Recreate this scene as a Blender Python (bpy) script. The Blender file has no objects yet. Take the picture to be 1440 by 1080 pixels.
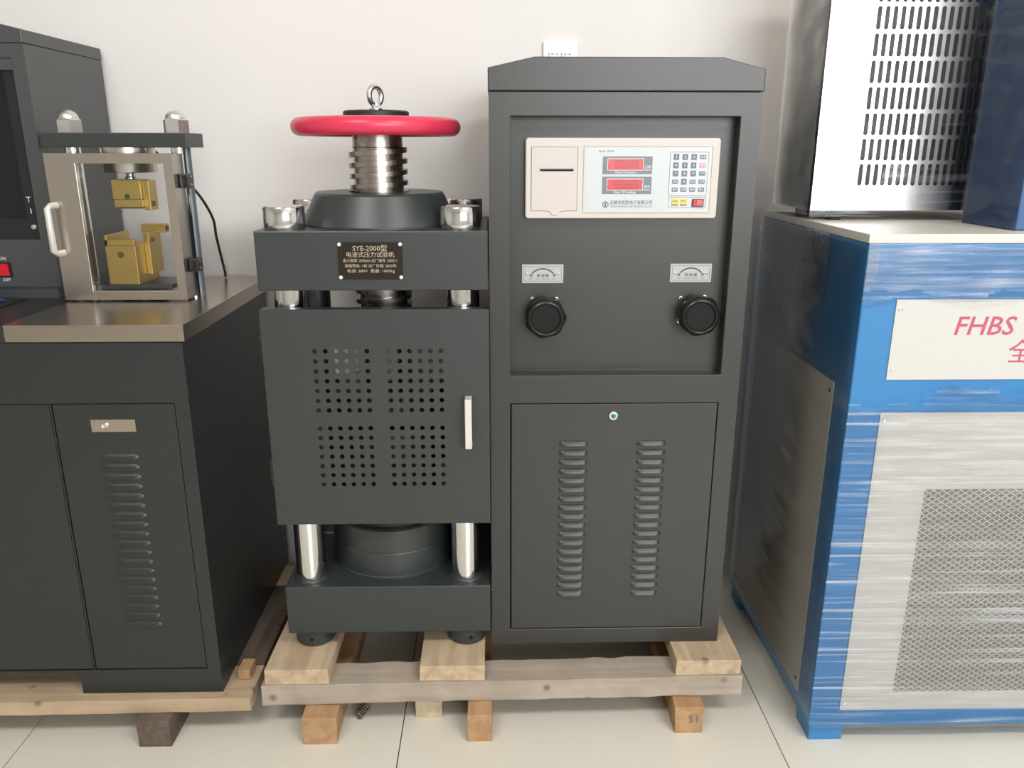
import bpy, bmesh, math, random
from mathutils import Vector, Matrix, noise as mnoise

# ------------------------------------------------------------------ camera, light, exposure
scene = bpy.context.scene
COL = scene.collection
random.seed(7)
CAM_H = 1.211
cam_d = bpy.data.cameras.new('camera')
cam_d.sensor_width = 36.0
cam_d.lens = 1125.4 / 1440 * 36.0
cam_d.clip_start = 0.02
cam = bpy.data.objects.new('camera', cam_d)
COL.objects.link(cam)
p, yw, rl = 0.28701, 0.02265, -0.00126
F = Vector((math.sin(yw) * math.cos(p), math.cos(yw) * math.cos(p), -math.sin(p)))
RT = Vector((math.cos(yw), -math.sin(yw), 0))
DN = F.cross(RT)
RT2 = math.cos(rl) * RT + math.sin(rl) * DN
DN2 = -math.sin(rl) * RT + math.cos(rl) * DN
m = Matrix((RT2, -DN2, -F)).transposed().to_4x4()
m.translation = Vector((0, 0, CAM_H))
cam.matrix_world = m
scene.camera = cam

world = bpy.data.worlds.new('sky')
world.use_nodes = True
bg = world.node_tree.nodes['Background']
bg.inputs[0].default_value = (0.86, 0.93, 1.0, 1)
bg.inputs[1].default_value = 1.5
scene.world = world


def area(name, loc, rot, sx, sy, power, col):
    d = bpy.data.lights.new(name, 'AREA')
    d.shape = 'RECTANGLE'
    d.size, d.size_y, d.energy, d.color = sx, sy, power, col
    o = bpy.data.objects.new(name, d)
    o.location, o.rotation_euler = loc, rot
    COL.objects.link(o)
    return o


# daylight standing in the wide window opening of the wall behind the camera
area('daylight_window', (2.1, -3.30, 1.975), (math.radians(90), 0, 0), 3.6, 2.05, 205, (0.985, 0.99, 1.0))
# two unseen overhead fill lights, added to brighten the floor
FILLS = ((-1.0, -.4), (1.4, -.4))
for lx, ly in FILLS:
    area('overhead_fill', (lx, ly, 3.045), (0, 0, 0), 1.15, .55, 42, (1.0, 0.985, 0.96))

vs = scene.view_settings
vs.view_transform = 'Standard'
vs.look = 'None'
vs.gamma = 1.0
vs.use_curve_mapping = False
vs.exposure = 0.07

# ------------------------------------------------------------------ materials
MATS = {}


def nmat(name):
    mt = bpy.data.materials.new(name)
    mt.use_nodes = True
    return mt, mt.node_tree, mt.node_tree.nodes['Principled BSDF']


def paint(name, col, rough=0.5, metal=0.0, spec=0.5, nscale=60, cvar=0.06, bump=0.0, rvar=0.06):
    mt, nt, b = nmat(name)
    tc = nt.nodes.new('ShaderNodeTexCoord')
    ns = nt.nodes.new('ShaderNodeTexNoise')
    ns.inputs['Scale'].default_value = nscale
    ns.inputs['Detail'].default_value = 4
    nt.links.new(tc.outputs['Object'], ns.inputs['Vector'])
    mx = nt.nodes.new('ShaderNodeMix')
    mx.data_type = 'RGBA'
    nt.links.new(ns.outputs['Fac'], mx.inputs['Factor'])
    mx.inputs[6].default_value = (*[c * (1 - cvar) for c in col], 1)
    mx.inputs[7].default_value = (*[min(1, c * (1 + cvar)) for c in col], 1)
    nt.links.new(mx.outputs[2], b.inputs['Base Color'])
    mr = nt.nodes.new('ShaderNodeMapRange')
    mr.inputs['To Min'].default_value = max(0.02, rough - rvar)
    mr.inputs['To Max'].default_value = rough + rvar
    nt.links.new(ns.outputs['Fac'], mr.inputs['Value'])
    nt.links.new(mr.outputs['Result'], b.inputs['Roughness'])
    b.inputs['Metallic'].default_value = metal
    b.inputs['Specular IOR Level'].default_value = spec
    if bump:
        bp = nt.nodes.new('ShaderNodeBump')
        bp.inputs['Strength'].default_value = bump
        bp.inputs['Distance'].default_value = 0.002
        nt.links.new(ns.outputs['Fac'], bp.inputs['Height'])
        nt.links.new(bp.outputs['Normal'], b.inputs['Normal'])
    MATS[name] = mt
    return mt


def brushed(name, col, rough, axis, strength=0.12):
    mt, nt, b = nmat(name)
    tc = nt.nodes.new('ShaderNodeTexCoord')
    mp = nt.nodes.new('ShaderNodeMapping')
    sc = [1100, 1100, 1100]
    sc['XYZ'.index(axis)] = 3
    mp.inputs['Scale'].default_value = sc
    nt.links.new(tc.outputs['Object'], mp.inputs['Vector'])
    ns = nt.nodes.new('ShaderNodeTexNoise')
    ns.inputs['Scale'].default_value = 1
    ns.inputs['Detail'].default_value = 3
    nt.links.new(mp.outputs['Vector'], ns.inputs['Vector'])
    mr = nt.nodes.new('ShaderNodeMapRange')
    mr.inputs['To Min'].default_value = rough * 0.9
    mr.inputs['To Max'].default_value = rough * 1.12
    nt.links.new(ns.outputs['Fac'], mr.inputs['Value'])
    nt.links.new(mr.outputs['Result'], b.inputs['Roughness'])
    bp = nt.nodes.new('ShaderNodeBump')
    bp.inputs['Strength'].default_value = strength
    bp.inputs['Distance'].default_value = 0.0005
    nt.links.new(ns.outputs['Fac'], bp.inputs['Height'])
    nt.links.new(bp.outputs['Normal'], b.inputs['Normal'])
    b.inputs['Base Color'].default_value = (*col, 1)
    b.inputs['Metallic'].default_value = 1
    MATS[name] = mt
    return mt


def wood(name, c1, c2, axis):
    mt, nt, b = nmat(name)
    tc = nt.nodes.new('ShaderNodeTexCoord')
    oi = nt.nodes.new('ShaderNodeObjectInfo')
    ad = nt.nodes.new('ShaderNodeVectorMath')
    ad.operation = 'ADD'
    mul = nt.nodes.new('ShaderNodeMath')
    mul.operation = 'MULTIPLY'
    mul.inputs[1].default_value = 7.0
    # knots and nail holes come from the cell texture below
    nt.links.new(oi.outputs['Random'], mul.inputs[0])
    nt.links.new(tc.outputs['Object'], ad.inputs[0])
    nt.links.new(mul.outputs[0], ad.inputs[1])
    mp = nt.nodes.new('ShaderNodeMapping')
    sc = [42, 42, 42]
    sc['XYZ'.index(axis)] = 3.5
    mp.inputs['Scale'].default_value = sc
    nt.links.new(ad.outputs[0], mp.inputs['Vector'])
    ns = nt.nodes.new('ShaderNodeTexNoise')
    ns.inputs['Scale'].default_value = 1
    ns.inputs['Detail'].default_value = 6
    ns.inputs['Distortion'].default_value = 0.7
    nt.links.new(mp.outputs['Vector'], ns.inputs['Vector'])
    n2 = nt.nodes.new('ShaderNodeTexNoise')
    n2.inputs['Scale'].default_value = 9
    n2.inputs['Detail'].default_value = 3
    nt.links.new(ad.outputs[0], n2.inputs['Vector'])
    vo = nt.nodes.new('ShaderNodeTexVoronoi')
    vo.inputs['Scale'].default_value = 13
    nt.links.new(ad.outputs[0], vo.inputs['Vector'])
    kr = nt.nodes.new('ShaderNodeMapRange')
    kr.inputs['From Min'].default_value = 0.05
    kr.inputs['From Max'].default_value = 0.15
    kr.inputs['To Min'].default_value = 0.30
    kr.inputs['To Max'].default_value = 1.0
    nt.links.new(vo.outputs['Distance'], kr.inputs['Value'])
    rp = nt.nodes.new('ShaderNodeValToRGB')
    rp.color_ramp.elements[0].position = 0.3
    rp.color_ramp.elements[0].color = (*c2, 1)
    rp.color_ramp.elements[1].position = 0.65
    rp.color_ramp.elements[1].color = (*c1, 1)
    nt.links.new(ns.outputs['Fac'], rp.inputs['Fac'])
    mx = nt.nodes.new('ShaderNodeMix')
    mx.data_type = 'RGBA'
    mx.blend_type = 'MULTIPLY'
    mx.inputs['Factor'].default_value = 0.45
    nt.links.new(rp.outputs['Color'], mx.inputs[6])
    nt.links.new(n2.outputs['Fac'], mx.inputs[7])
    m3 = nt.nodes.new('ShaderNodeMix')
    m3.data_type = 'RGBA'
    m3.blend_type = 'MULTIPLY'
    m3.inputs['Factor'].default_value = 0.8
    nt.links.new(mx.outputs[2], m3.inputs[6])
    nt.links.new(kr.outputs['Result'], m3.inputs[7])
    nt.links.new(m3.outputs[2], b.inputs['Base Color'])
    b.inputs['Roughness'].default_value = 0.8
    bp = nt.nodes.new('ShaderNodeBump')
    bp.inputs['Strength'].default_value = 0.5
    bp.inputs['Distance'].default_value = 0.002
    nt.links.new(ns.outputs['Fac'], bp.inputs['Height'])
    nt.links.new(bp.outputs['Normal'], b.inputs['Normal'])
    MATS[name] = mt
    return mt


def film(name, haze, streak_scale, lo, hi, tint=(0.93, 0.94, 0.95), bump=0.8, ior=1.45):
    """thin stretch wrap: clear where single, milky where folded over itself, glossy all over"""
    mt = bpy.data.materials.new(name)
    mt.use_nodes = True
    nt = mt.node_tree
    nt.nodes.clear()
    out = nt.nodes.new('ShaderNodeOutputMaterial')
    tc = nt.nodes.new('ShaderNodeTexCoord')
    mp = nt.nodes.new('ShaderNodeMapping')
    mp.inputs['Scale'].default_value = streak_scale
    mp.inputs['Rotation'].default_value = (0.05, 0.05, 0)
    nt.links.new(tc.outputs['Object'], mp.inputs['Vector'])
    ns = nt.nodes.new('ShaderNodeTexNoise')
    ns.inputs['Scale'].default_value = 1
    ns.inputs['Detail'].default_value = 5
    ns.inputs['Distortion'].default_value = 0.6
    nt.links.new(mp.outputs['Vector'], ns.inputs['Vector'])
    big = nt.nodes.new('ShaderNodeTexNoise')
    big.inputs['Scale'].default_value = 5
    nt.links.new(tc.outputs['Object'], big.inputs['Vector'])
    mr = nt.nodes.new('ShaderNodeMapRange')
    mr.inputs['From Min'].default_value = lo
    mr.inputs['From Max'].default_value = hi
    mr.inputs['To Min'].default_value = haze[0]
    mr.inputs['To Max'].default_value = haze[1]
    nt.links.new(ns.outputs['Fac'], mr.inputs['Value'])
    mb = nt.nodes.new('ShaderNodeMapRange')
    mb.inputs['From Min'].default_value = 0.38
    mb.inputs['From Max'].default_value = 0.62
    mb.inputs['To Min'].default_value = 0.25
    mb.inputs['To Max'].default_value = 1.25
    nt.links.new(big.outputs['Fac'], mb.inputs['Value'])
    ml = nt.nodes.new('ShaderNodeMath')
    ml.operation = 'MULTIPLY'
    nt.links.new(mr.outputs['Result'], ml.inputs[0])
    nt.links.new(mb.outputs['Result'], ml.inputs[1])
    bp = nt.nodes.new('ShaderNodeBump')
    bp.inputs['Strength'].default_value = bump
    bp.inputs['Distance'].default_value = 0.004
    nt.links.new(ns.outputs['Fac'], bp.inputs['Height'])
    tr = nt.nodes.new('ShaderNodeBsdfTransparent')
    tr.inputs[0].default_value = (0.99, 0.99, 0.99, 1)
    df = nt.nodes.new('ShaderNodeBsdfDiffuse')
    df.inputs[0].default_value = (*tint, 1)
    gl = nt.nodes.new('ShaderNodeBsdfGlossy')
    gl.inputs['Roughness'].default_value = 0.12
    gl.inputs['Color'].default_value = (1, 1, 1, 1)
    nt.links.new(bp.outputs['Normal'], gl.inputs['Normal'])
    m1 = nt.nodes.new('ShaderNodeMixShader')
    nt.links.new(ml.outputs[0], m1.inputs[0])
    nt.links.new(tr.outputs[0], m1.inputs[1])
    tl = nt.nodes.new('ShaderNodeBsdfTranslucent')
    tl.inputs[0].default_value = (*tint, 1)
    mm = nt.nodes.new('ShaderNodeMixShader')
    mm.inputs[0].default_value = 0.4
    nt.links.new(df.outputs[0], mm.inputs[1])
    nt.links.new(tl.outputs[0], mm.inputs[2])
    nt.links.new(mm.outputs[0], m1.inputs[2])
    fr = nt.nodes.new('ShaderNodeFresnel')
    fr.inputs['IOR'].default_value = ior
    nt.links.new(bp.outputs['Normal'], fr.inputs['Normal'])
    m2 = nt.nodes.new('ShaderNodeMixShader')
    nt.links.new(fr.outputs[0], m2.inputs[0])
    nt.links.new(m1.outputs[0], m2.inputs[1])
    nt.links.new(gl.outputs[0], m2.inputs[2])
    nt.links.new(m2.outputs[0], out.inputs['Surface'])
    MATS[name] = mt
    return mt


def clear(name, tint=(0.97, 0.98, 0.98)):
    mt = bpy.data.materials.new(name)
    mt.use_nodes = True
    nt = mt.node_tree
    nt.nodes.clear()
    out = nt.nodes.new('ShaderNodeOutputMaterial')
    tr = nt.nodes.new('ShaderNodeBsdfTransparent')
    tr.inputs[0].default_value = (*tint, 1)
    gl = nt.nodes.new('ShaderNodeBsdfGlossy')
    gl.inputs['Roughness'].default_value = 0.02
    fr = nt.nodes.new('ShaderNodeFresnel')
    fr.inputs['IOR'].default_value = 1.45
    mx = nt.nodes.new('ShaderNodeMixShader')
    nt.links.new(fr.outputs[0], mx.inputs[0])
    nt.links.new(tr.outputs[0], mx.inputs[1])
    nt.links.new(gl.outputs[0], mx.inputs[2])
    nt.links.new(mx.outputs[0], out.inputs['Surface'])
    MATS[name] = mt
    return mt


GREY = (0.031, 0.030, 0.0265)
paint('grey_paint', GREY, 0.36, spec=0.6, nscale=250, cvar=0.05, bump=0.05)
paint('bench_paint', (0.0165, 0.0195, 0.0205), 0.36, spec=0.65, nscale=250, cvar=0.05, bump=0.05)
paint('press_paint', (0.029, 0.035, 0.034), 0.38, spec=0.6, nscale=250, cvar=0.05, bump=0.05)
paint('console_paint', (0.050, 0.054, 0.056), 0.36, spec=0.8, nscale=250, cvar=0.05, bump=0.05)
paint('wall_paint', (0.77, 0.74, 0.715), 0.85, spec=0.2, nscale=3, cvar=0.015)
paint('ceiling_paint', (0.83, 0.82, 0.80), 0.9, spec=0.1, nscale=3, cvar=0.01)
paint('room_paint', (0.74, 0.72, 0.69), 0.9, spec=0.1, nscale=3, cvar=0.02)
paint('tile', (0.68, 0.64, 0.555), 0.22, spec=0.5, nscale=7, cvar=0.03, rvar=0.05)
paint('grout', (0.16, 0.15, 0.13), 0.9, nscale=80)
paint('chrome', (0.78, 0.78, 0.78), 0.10, metal=1, nscale=90, cvar=0.02, rvar=0.03)
paint('bright_screw', (0.75, 0.76, 0.76), 0.22, metal=1, nscale=90)
paint('zinc', (0.72, 0.72, 0.72), 0.36, metal=1, nscale=90)
paint('screw_steel', (0.42, 0.375, 0.345), 0.27, metal=1, nscale=40, cvar=0.12, rvar=0.08)
brushed('brushed_x', (0.54, 0.475, 0.41), 0.24, 'X')
brushed('brushed_z', (0.60, 0.555, 0.505), 0.26, 'X', 0.03)
brushed('box_steel', (0.80, 0.78, 0.76), 0.30, 'X', 0.2)
paint('red_plastic', (0.64, 0.036, 0.085), 0.30, spec=0.5, nscale=30, cvar=0.05)
paint('black_rubber', (0.018, 0.018, 0.018), 0.5, nscale=80)
paint('black_plastic', (0.010, 0.0095, 0.009), 0.30, nscale=40)
paint('knob_matte', (0.008, 0.008, 0.008), 0.5, spec=0.2, nscale=60)
paint('dark_void', (0.012, 0.012, 0.012), 0.9, spec=0.1)
paint('cream_plastic', (0.55, 0.50, 0.465), 0.42, nscale=40, cvar=0.02)
paint('cream_door', (0.53, 0.48, 0.455), 0.42, nscale=40, cvar=0.02)
paint('overlay_grey', (0.50, 0.53, 0.535), 0.35, nscale=30, cvar=0.02)
paint('overlay_pale', (0.53, 0.55, 0.56), 0.35, nscale=30, cvar=0.02)
paint('display_slate', (0.125, 0.155, 0.175), 0.3, nscale=40, cvar=0.03)
paint('display_red', (0.50, 0.030, 0.045), 0.22, nscale=60, cvar=0.05)
paint('digit_off', (0.36, 0.055, 0.06), 0.4, nscale=60, cvar=0.05)
paint('print_white', (0.80, 0.80, 0.78), 0.5, nscale=60, cvar=0.02)
paint('print_dark', (0.05, 0.05, 0.06), 0.5, nscale=60, cvar=0.02)
paint('print_grey', (0.16, 0.16, 0.17), 0.5, nscale=60, cvar=0.02)
paint('print_red', (0.46, 0.075, 0.13), 0.5, nscale=60, cvar=0.02)
paint('print_gold', (0.50, 0.44, 0.33), 0.4, metal=0.4, nscale=60, cvar=0.03)
paint('key_slate', (0.10, 0.135, 0.19), 0.4, nscale=60, cvar=0.03)
paint('key_pink', (0.78, 0.25, 0.36), 0.4, nscale=60, cvar=0.03)
paint('key_yellow', (0.74, 0.56, 0.05), 0.4, nscale=60, cvar=0.03)
paint('switch_red', (0.72, 0.02, 0.03), 0.25, nscale=60, cvar=0.03)
paint('switch_lamp', (0.85, 0.10, 0.10), 0.25, nscale=60, cvar=0.03)
paint('aluminium', (0.66, 0.64, 0.60), 0.34, metal=0.85, nscale=70, cvar=0.03)
paint('plate_alu', (0.40, 0.40, 0.385), 0.45, metal=0.1, nscale=70, cvar=0.03)
paint('name_plate', (0.055, 0.045, 0.036), 0.14, metal=0.75, nscale=30, cvar=0.08)
paint('lock_blue', (0.10, 0.33, 0.40), 0.25, metal=0.8, nscale=60)
paint('brass', (0.62, 0.44, 0.13), 0.38, metal=0.8, nscale=70, cvar=0.12)
paint('brass_dark', (0.20, 0.12, 0.05), 0.5, metal=0.6, nscale=70, cvar=0.1)
paint('dark_steel', (0.10, 0.105, 0.11), 0.38, metal=0.8, nscale=70)
paint('rod_blue_grey', (0.16, 0.185, 0.215), 0.35, metal=0.3, nscale=70)
paint('handle_white', (0.68, 0.66, 0.61), 0.4, metal=0.3, nscale=50)
paint('blue_paint', (0.037, 0.190, 0.425), 0.36, nscale=120, cvar=0.04)
paint('blue_box_paint', (0.045, 0.105, 0.25), 0.36, nscale=120, cvar=0.04)
paint('panel_cream', (0.53, 0.515, 0.49), 0.45, nscale=60, cvar=0.02)
paint('panel_side', (0.62, 0.60, 0.55), 0.45, nscale=60, cvar=0.03)
paint('top_cream', (0.62, 0.585, 0.53), 0.35, nscale=60, cvar=0.03)
paint('mesh_grey', (0.66, 0.64, 0.60), 0.5, metal=0.2, nscale=60, cvar=0.03)
paint('fin_grey', (0.20, 0.195, 0.185), 0.6, nscale=60, cvar=0.15)
paint('socket_white', (0.84, 0.80, 0.78), 0.35, nscale=60, cvar=0.01)
paint('screen_black', (0.008, 0.009, 0.010), 0.10, nscale=60)
paint('bezel_black', (0.014, 0.015, 0.017), 0.3, nscale=60)
paint('bag_blue', (0.02, 0.05, 0.16), 0.15, nscale=30, cvar=0.4)
paint('bag_cyan', (0.03, 0.42, 0.68), 0.2, nscale=30, cvar=0.2)
paint('rust_steel', (0.20, 0.17, 0.145), 0.45, metal=0.7, nscale=120, cvar=0.3)
wood('wood_tan_x', (0.60, 0.455, 0.30), (0.47, 0.335, 0.205), 'X')
wood('wood_pale_x', (0.50, 0.42, 0.34), (0.41, 0.335, 0.265), 'X')
wood('wood_tan_y', (0.70, 0.54, 0.37), (0.53, 0.375, 0.235), 'Y')
wood('wood_orange_y', (0.58, 0.36, 0.19), (0.44, 0.25, 0.12), 'Y')
wood('wood_pale_y', (0.70, 0.60, 0.42), (0.58, 0.47, 0.30), 'Y')
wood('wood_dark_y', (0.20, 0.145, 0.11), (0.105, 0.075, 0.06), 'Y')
film('film_front', (0.02, 0.75), (1.8, 1.8, 95), 0.51, 0.80, (0.95, 0.96, 0.97), 0.6, 1.3)
film('film_double', (0.06, 0.80), (2.4, 2.4, 110), 0.44, 0.72, (0.95, 0.96, 0.98), 0.6, 1.3)
film('film_side', (0.04, 0.14), (1.3, 5, 40), 0.50, 0.75, (0.7, 0.7, 0.68), 0.25, 1.3)
film('film_box', (0.0, 0.35), (2.0, 2.0, 60), 0.55, 0.78)
film('bubble_wrap', (0.25, 0.70), (120, 120, 120), 0.40, 0.66)
clear('acrylic')

# ------------------------------------------------------------------ builders
ORG = {}


def root(name, loc, label, cat, group=None):
    o = bpy.data.objects.new(name, None)
    o.empty_display_size = 0.05
    o.location = loc
    COL.objects.link(o)
    o['label'], o['category'] = label, cat
    if group:
        o['group'] = group
    ORG[o] = Vector(loc)
    return o


class MB:
    """collects shapes in world coordinates and links them as one mesh object"""

    def __init__(self):
        self.bm = bmesh.new()

    def quad(self, *pts):
        vs_ = [self.bm.verts.new(q) for q in pts]
        self.bm.faces.new(vs_)
        return self

    def box(self, x0, x1, y0, y1, z0, z1):
        c = [(x0, y0, z0), (x1, y0, z0), (x1, y1, z0), (x0, y1, z0), (x0, y0, z1), (x1, y0, z1), (x1, y1, z1), (x0, y1, z1)]
        v = [self.bm.verts.new(q) for q in c]
        for f in ((0, 3, 2, 1), (4, 5, 6, 7), (0, 1, 5, 4), (1, 2, 6, 5), (2, 3, 7, 6), (3, 0, 4, 7)):
            self.bm.faces.new([v[i] for i in f])
        return self

    def hexa(self, c):
        v = [self.bm.verts.new(q) for q in c]
        for f in ((0, 3, 2, 1), (4, 5, 6, 7), (0, 1, 5, 4), (1, 2, 6, 5), (2, 3, 7, 6), (3, 0, 4, 7)):
            self.bm.faces.new([v[i] for i in f])
        return self

    def lathe(self, prof, c, axis='Z', seg=48, lobes=0, amp=0.0, lobed=()):
        """prof: (radius, height along axis) pairs, from one end to the other"""
        rings = []
        for k, (r, h) in enumerate(prof):
            ring = []
            if r < 1e-6:
                ring = [self.bm.verts.new(self._ax(0, 0, h, c, axis))]
            else:
                for i in range(seg):
                    t = 2 * math.pi * i / seg
                    rr = r * (1 + amp * math.cos(lobes * t)) if k in lobed else r
                    ring.append(self.bm.verts.new(self._ax(rr * math.cos(t), rr * math.sin(t), h, c, axis)))
            rings.append(ring)
        for a, b in zip(rings, rings[1:]):
            n = max(len(a), len(b))
            for i in range(n):
                j = (i + 1) % n
                if len(a) == 1 and len(b) == 1:
                    continue
                if len(a) == 1:
                    self.bm.faces.new([a[0], b[j], b[i]])
                elif len(b) == 1:
                    self.bm.faces.new([a[i], a[j], b[0]])
                else:
                    self.bm.faces.new([a[i], a[j], b[j], b[i]])
        for ring, fl in ((rings[0], True), (rings[-1], False)):
            if len(ring) > 2:
                self.bm.faces.new(ring[::-1] if fl else ring)
        return self

    @staticmethod
    def _ax(x, y, h, c, axis):
        if axis == 'Z':
            return (c[0] + x, c[1] + y, c[2] + h)
        if axis == 'Y':
            return (c[0] + x, c[1] + h, c[2] + y)
        return (c[0] + h, c[1] + x, c[2] + y)

    def cyl(self, c, r, h0, h1, axis='Z', seg=32):
        return self.lathe([(r, h0), (r, h1)], c, axis, seg)

    def prism(self, poly, y0, y1):
        """poly: (x, z) outline, extruded from y0 to y1"""
        a = [self.bm.verts.new((x, y0, z)) for x, z in poly]
        b = [self.bm.verts.new((x, y1, z)) for x, z in poly]
        self.bm.faces.new(a)
        self.bm.faces.new(b[::-1])
        n = len(poly)
        for i in range(n):
            j = (i + 1) % n
            self.bm.faces.new([a[j], a[i], b[i], b[j]])
        return self

    def tube(self, pts, r, seg=10, closed=False):
        pts = [Vector(q) for q in pts]
        n = len(pts)
        rings = []
        prev = None
        for i, q in enumerate(pts):
            if closed:
                d = (pts[(i + 1) % n] - pts[i - 1]).normalized()
            else:
                d = (pts[min(i + 1, n - 1)] - pts[max(i - 1, 0)]).normalized()
            if prev is None:
                u = d.orthogonal().normalized()
            else:
                u = (prev - d * prev.dot(d)).normalized()
            prev = u
            w = d.cross(u)
            rings.append([self.bm.verts.new(q + r * (math.cos(2 * math.pi * k / seg) * u + math.sin(2 * math.pi * k / seg) * w)) for k in range(seg)])
        rng = range(n) if closed else range(n - 1)
        for i in rng:
            a, b = rings[i], rings[(i + 1) % n]
            for k in range(seg):
                self.bm.faces.new([a[k], a[(k + 1) % seg], b[(k + 1) % seg], b[k]])
        if not closed:
            self.bm.faces.new(rings[0][::-1])
            self.bm.faces.new(rings[-1])
        return self

    def sheet(self, xb, zb, holes, y0, y1):
        """front plate at y0 with rectangular openings cut through to y1"""
        hs = set(holes)
        for i in range(len(xb) - 1):
            for k in range(len(zb) - 1):
                x0, x1, z0, z1 = xb[i], xb[i + 1], zb[k], zb[k + 1]
                if (i, k) in hs:
                    self.quad((x0, y0, z0), (x0, y1, z0), (x0, y1, z1), (x0, y0, z1))
                    self.quad((x1, y0, z0), (x1, y0, z1), (x1, y1, z1), (x1, y1, z0))
                    self.quad((x0, y0, z0), (x1, y0, z0), (x1, y1, z0), (x0, y1, z0))
                    self.quad((x0, y0, z1), (x0, y1, z1), (x1, y1, z1), (x1, y0, z1))
                else:
                    self.quad((x0, y0, z0), (x1, y0, z0), (x1, y0, z1), (x0, y0, z1))
        X0, X1, Z0, Z1 = xb[0], xb[-1], zb[0], zb[-1]
        self.quad((X0, y0, Z0), (X0, y0, Z1), (X0, y1, Z1), (X0, y1, Z0))
        self.quad((X1, y0, Z0), (X1, y1, Z0), (X1, y1, Z1), (X1, y0, Z1))
        self.quad((X0, y0, Z1), (X1, y0, Z1), (X1, y1, Z1), (X0, y1, Z1))
        self.quad((X0, y0, Z0), (X0, y1, Z0), (X1, y1, Z0), (X1, y0, Z0))
        return self

    def punched(self, x0, z0, pw, ph, nx, nz, hw, hh, y, n=12, depth=.002):
        """a grid of cells, each with a round-ended hole hw wide and hh high"""
        q = n // 4
        for i in range(nx):
            for k in range(nz):
                cx, cz = x0 + (i + .5) * pw, z0 + (k + .5) * ph
                cor = [(cx + sx * pw / 2, cz + sz * ph / 2) for sx, sz in ((1, 1), (-1, 1), (-1, -1), (1, -1))]
                cv = [self.bm.verts.new((a, y, b)) for a, b in cor]
                hv = []
                e = max(0.0, (hh - hw) / 2)
                for j in range(n):
                    t = math.pi / 4 + 2 * math.pi * j / n
                    dz = math.sin(t) * hw / 2
                    s = 1 if (math.pi / 4 - 1e-6 <= t <= 3 * math.pi / 4 + 1e-6 or math.sin(t) > 1e-6) else -1
                    hv.append(self.bm.verts.new((cx + math.cos(t) * hw / 2, y, cz + dz + s * e)))
                for c in range(4):
                    arc = [hv[(c * q + j) % n] for j in range(q + 1)]
                    self.bm.faces.new([cv[c], cv[(c + 1) % 4]] + arc[::-1])
                bv = [self.bm.verts.new((v.co.x, y + depth, v.co.z)) for v in hv]
                bc = [self.bm.verts.new((v.co.x, y + depth, v.co.z)) for v in cv]
                for j in range(n):
                    self.bm.faces.new([hv[j], hv[(j + 1) % n], bv[(j + 1) % n], bv[j]])
                for c in range(4):
                    arc = [bv[(c * q + j) % n] for j in range(q + 1)]
                    self.bm.faces.new([bc[(c + 1) % 4], bc[c]] + arc)
        return self

    def weld(self, d=1e-5):
        bmesh.ops.remove_doubles(self.bm, verts=self.bm.verts, dist=d)
        return self

    def build(self, name, mat, parent=None, bevel=0.0, smooth=None, seg=2, solid=0.0, label=None, normals=True):
        if normals:
            bmesh.ops.recalc_face_normals(self.bm, faces=self.bm.faces)
        me = bpy.data.meshes.new(name)
        org = ORG.get(parent, Vector((0, 0, 0)))
        for v in self.bm.verts:
            v.co -= org
        self.bm.to_mesh(me)
        self.bm.free()
        if smooth is not None:
            me.polygons.foreach_set('use_smooth', [True] * len(me.polygons))
            me.set_sharp_from_angle(angle=math.radians(smooth))
        o = bpy.data.objects.new(name, me)
        me.materials.append(MATS[mat])
        COL.objects.link(o)
        if parent is not None:
            o.parent = parent
        ORG[o] = org
        if solid:
            sm = o.modifiers.new('thickness', 'SOLIDIFY')
            sm.thickness = solid
            sm.offset = 1
        if bevel:
            bv = o.modifiers.new('bevel', 'BEVEL')
            bv.width = bevel
            bv.segments = seg
            bv.limit_method = 'ANGLE'
            bv.angle_limit = math.radians(40)
        if label:
            o['label'] = label
        return o


def tag(o, label, cat, group=None):
    o['label'], o['category'] = label, cat
    if group:
        o['group'] = group
    return o


def struct(o):
    o['kind'] = 'structure'
    return o


def shared(name, mesh, parent, pos):
    """another object on shared mesh data, pos in world coordinates"""
    o = bpy.data.objects.new(name, mesh)
    COL.objects.link(o)
    if parent is not None:
        o.parent = parent
    o.location = Vector(pos) - ORG.get(parent, Vector((0, 0, 0)))
    ORG[o] = Vector(pos)
    return o


def proto(mb, mat, smooth=None, normals=True):
    if normals:
        bmesh.ops.recalc_face_normals(mb.bm, faces=mb.bm.faces)
    me = bpy.data.meshes.new('piece')
    mb.bm.to_mesh(me)
    mb.bm.free()
    if smooth is not None:
        me.polygons.foreach_set('use_smooth', [True] * len(me.polygons))
        me.set_sharp_from_angle(angle=math.radians(smooth))
    me.materials.append(MATS[mat])
    return me


def text(name, body, size, x, y, z, mat, parent, align='CENTER', shear=0.0, width=None, depth=0.0002, bold=0.0):
    """flat lettering standing in the plane Y = y and facing the camera side"""
    cu = bpy.data.curves.new(name, 'FONT')
    cu.body = body
    cu.size = size
    cu.align_x = align
    cu.align_y = 'CENTER'
    cu.shear = shear
    cu.offset = bold
    cu.resolution_u = 2
    to = bpy.data.objects.new(name, cu)
    COL.objects.link(to)
    dg = bpy.context.evaluated_depsgraph_get()
    dg.update()
    me = bpy.data.meshes.new_from_object(to.evaluated_get(dg))
    bpy.data.objects.remove(to)
    xs = [v.co.x for v in me.vertices] or [0]
    w = max(xs) - min(xs)
    k = width / w if (width and w > 0) else 1.0
    org = ORG.get(parent, Vector((0, 0, 0)))
    for v in me.vertices:
        v.co = Vector((x + v.co.x * k, y, z + v.co.y)) - org
    me.materials.clear()
    me.materials.append(MATS[mat])
    o = bpy.data.objects.new(name, me)
    COL.objects.link(o)
    o.parent = parent
    ORG[o] = org
    return o


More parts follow.
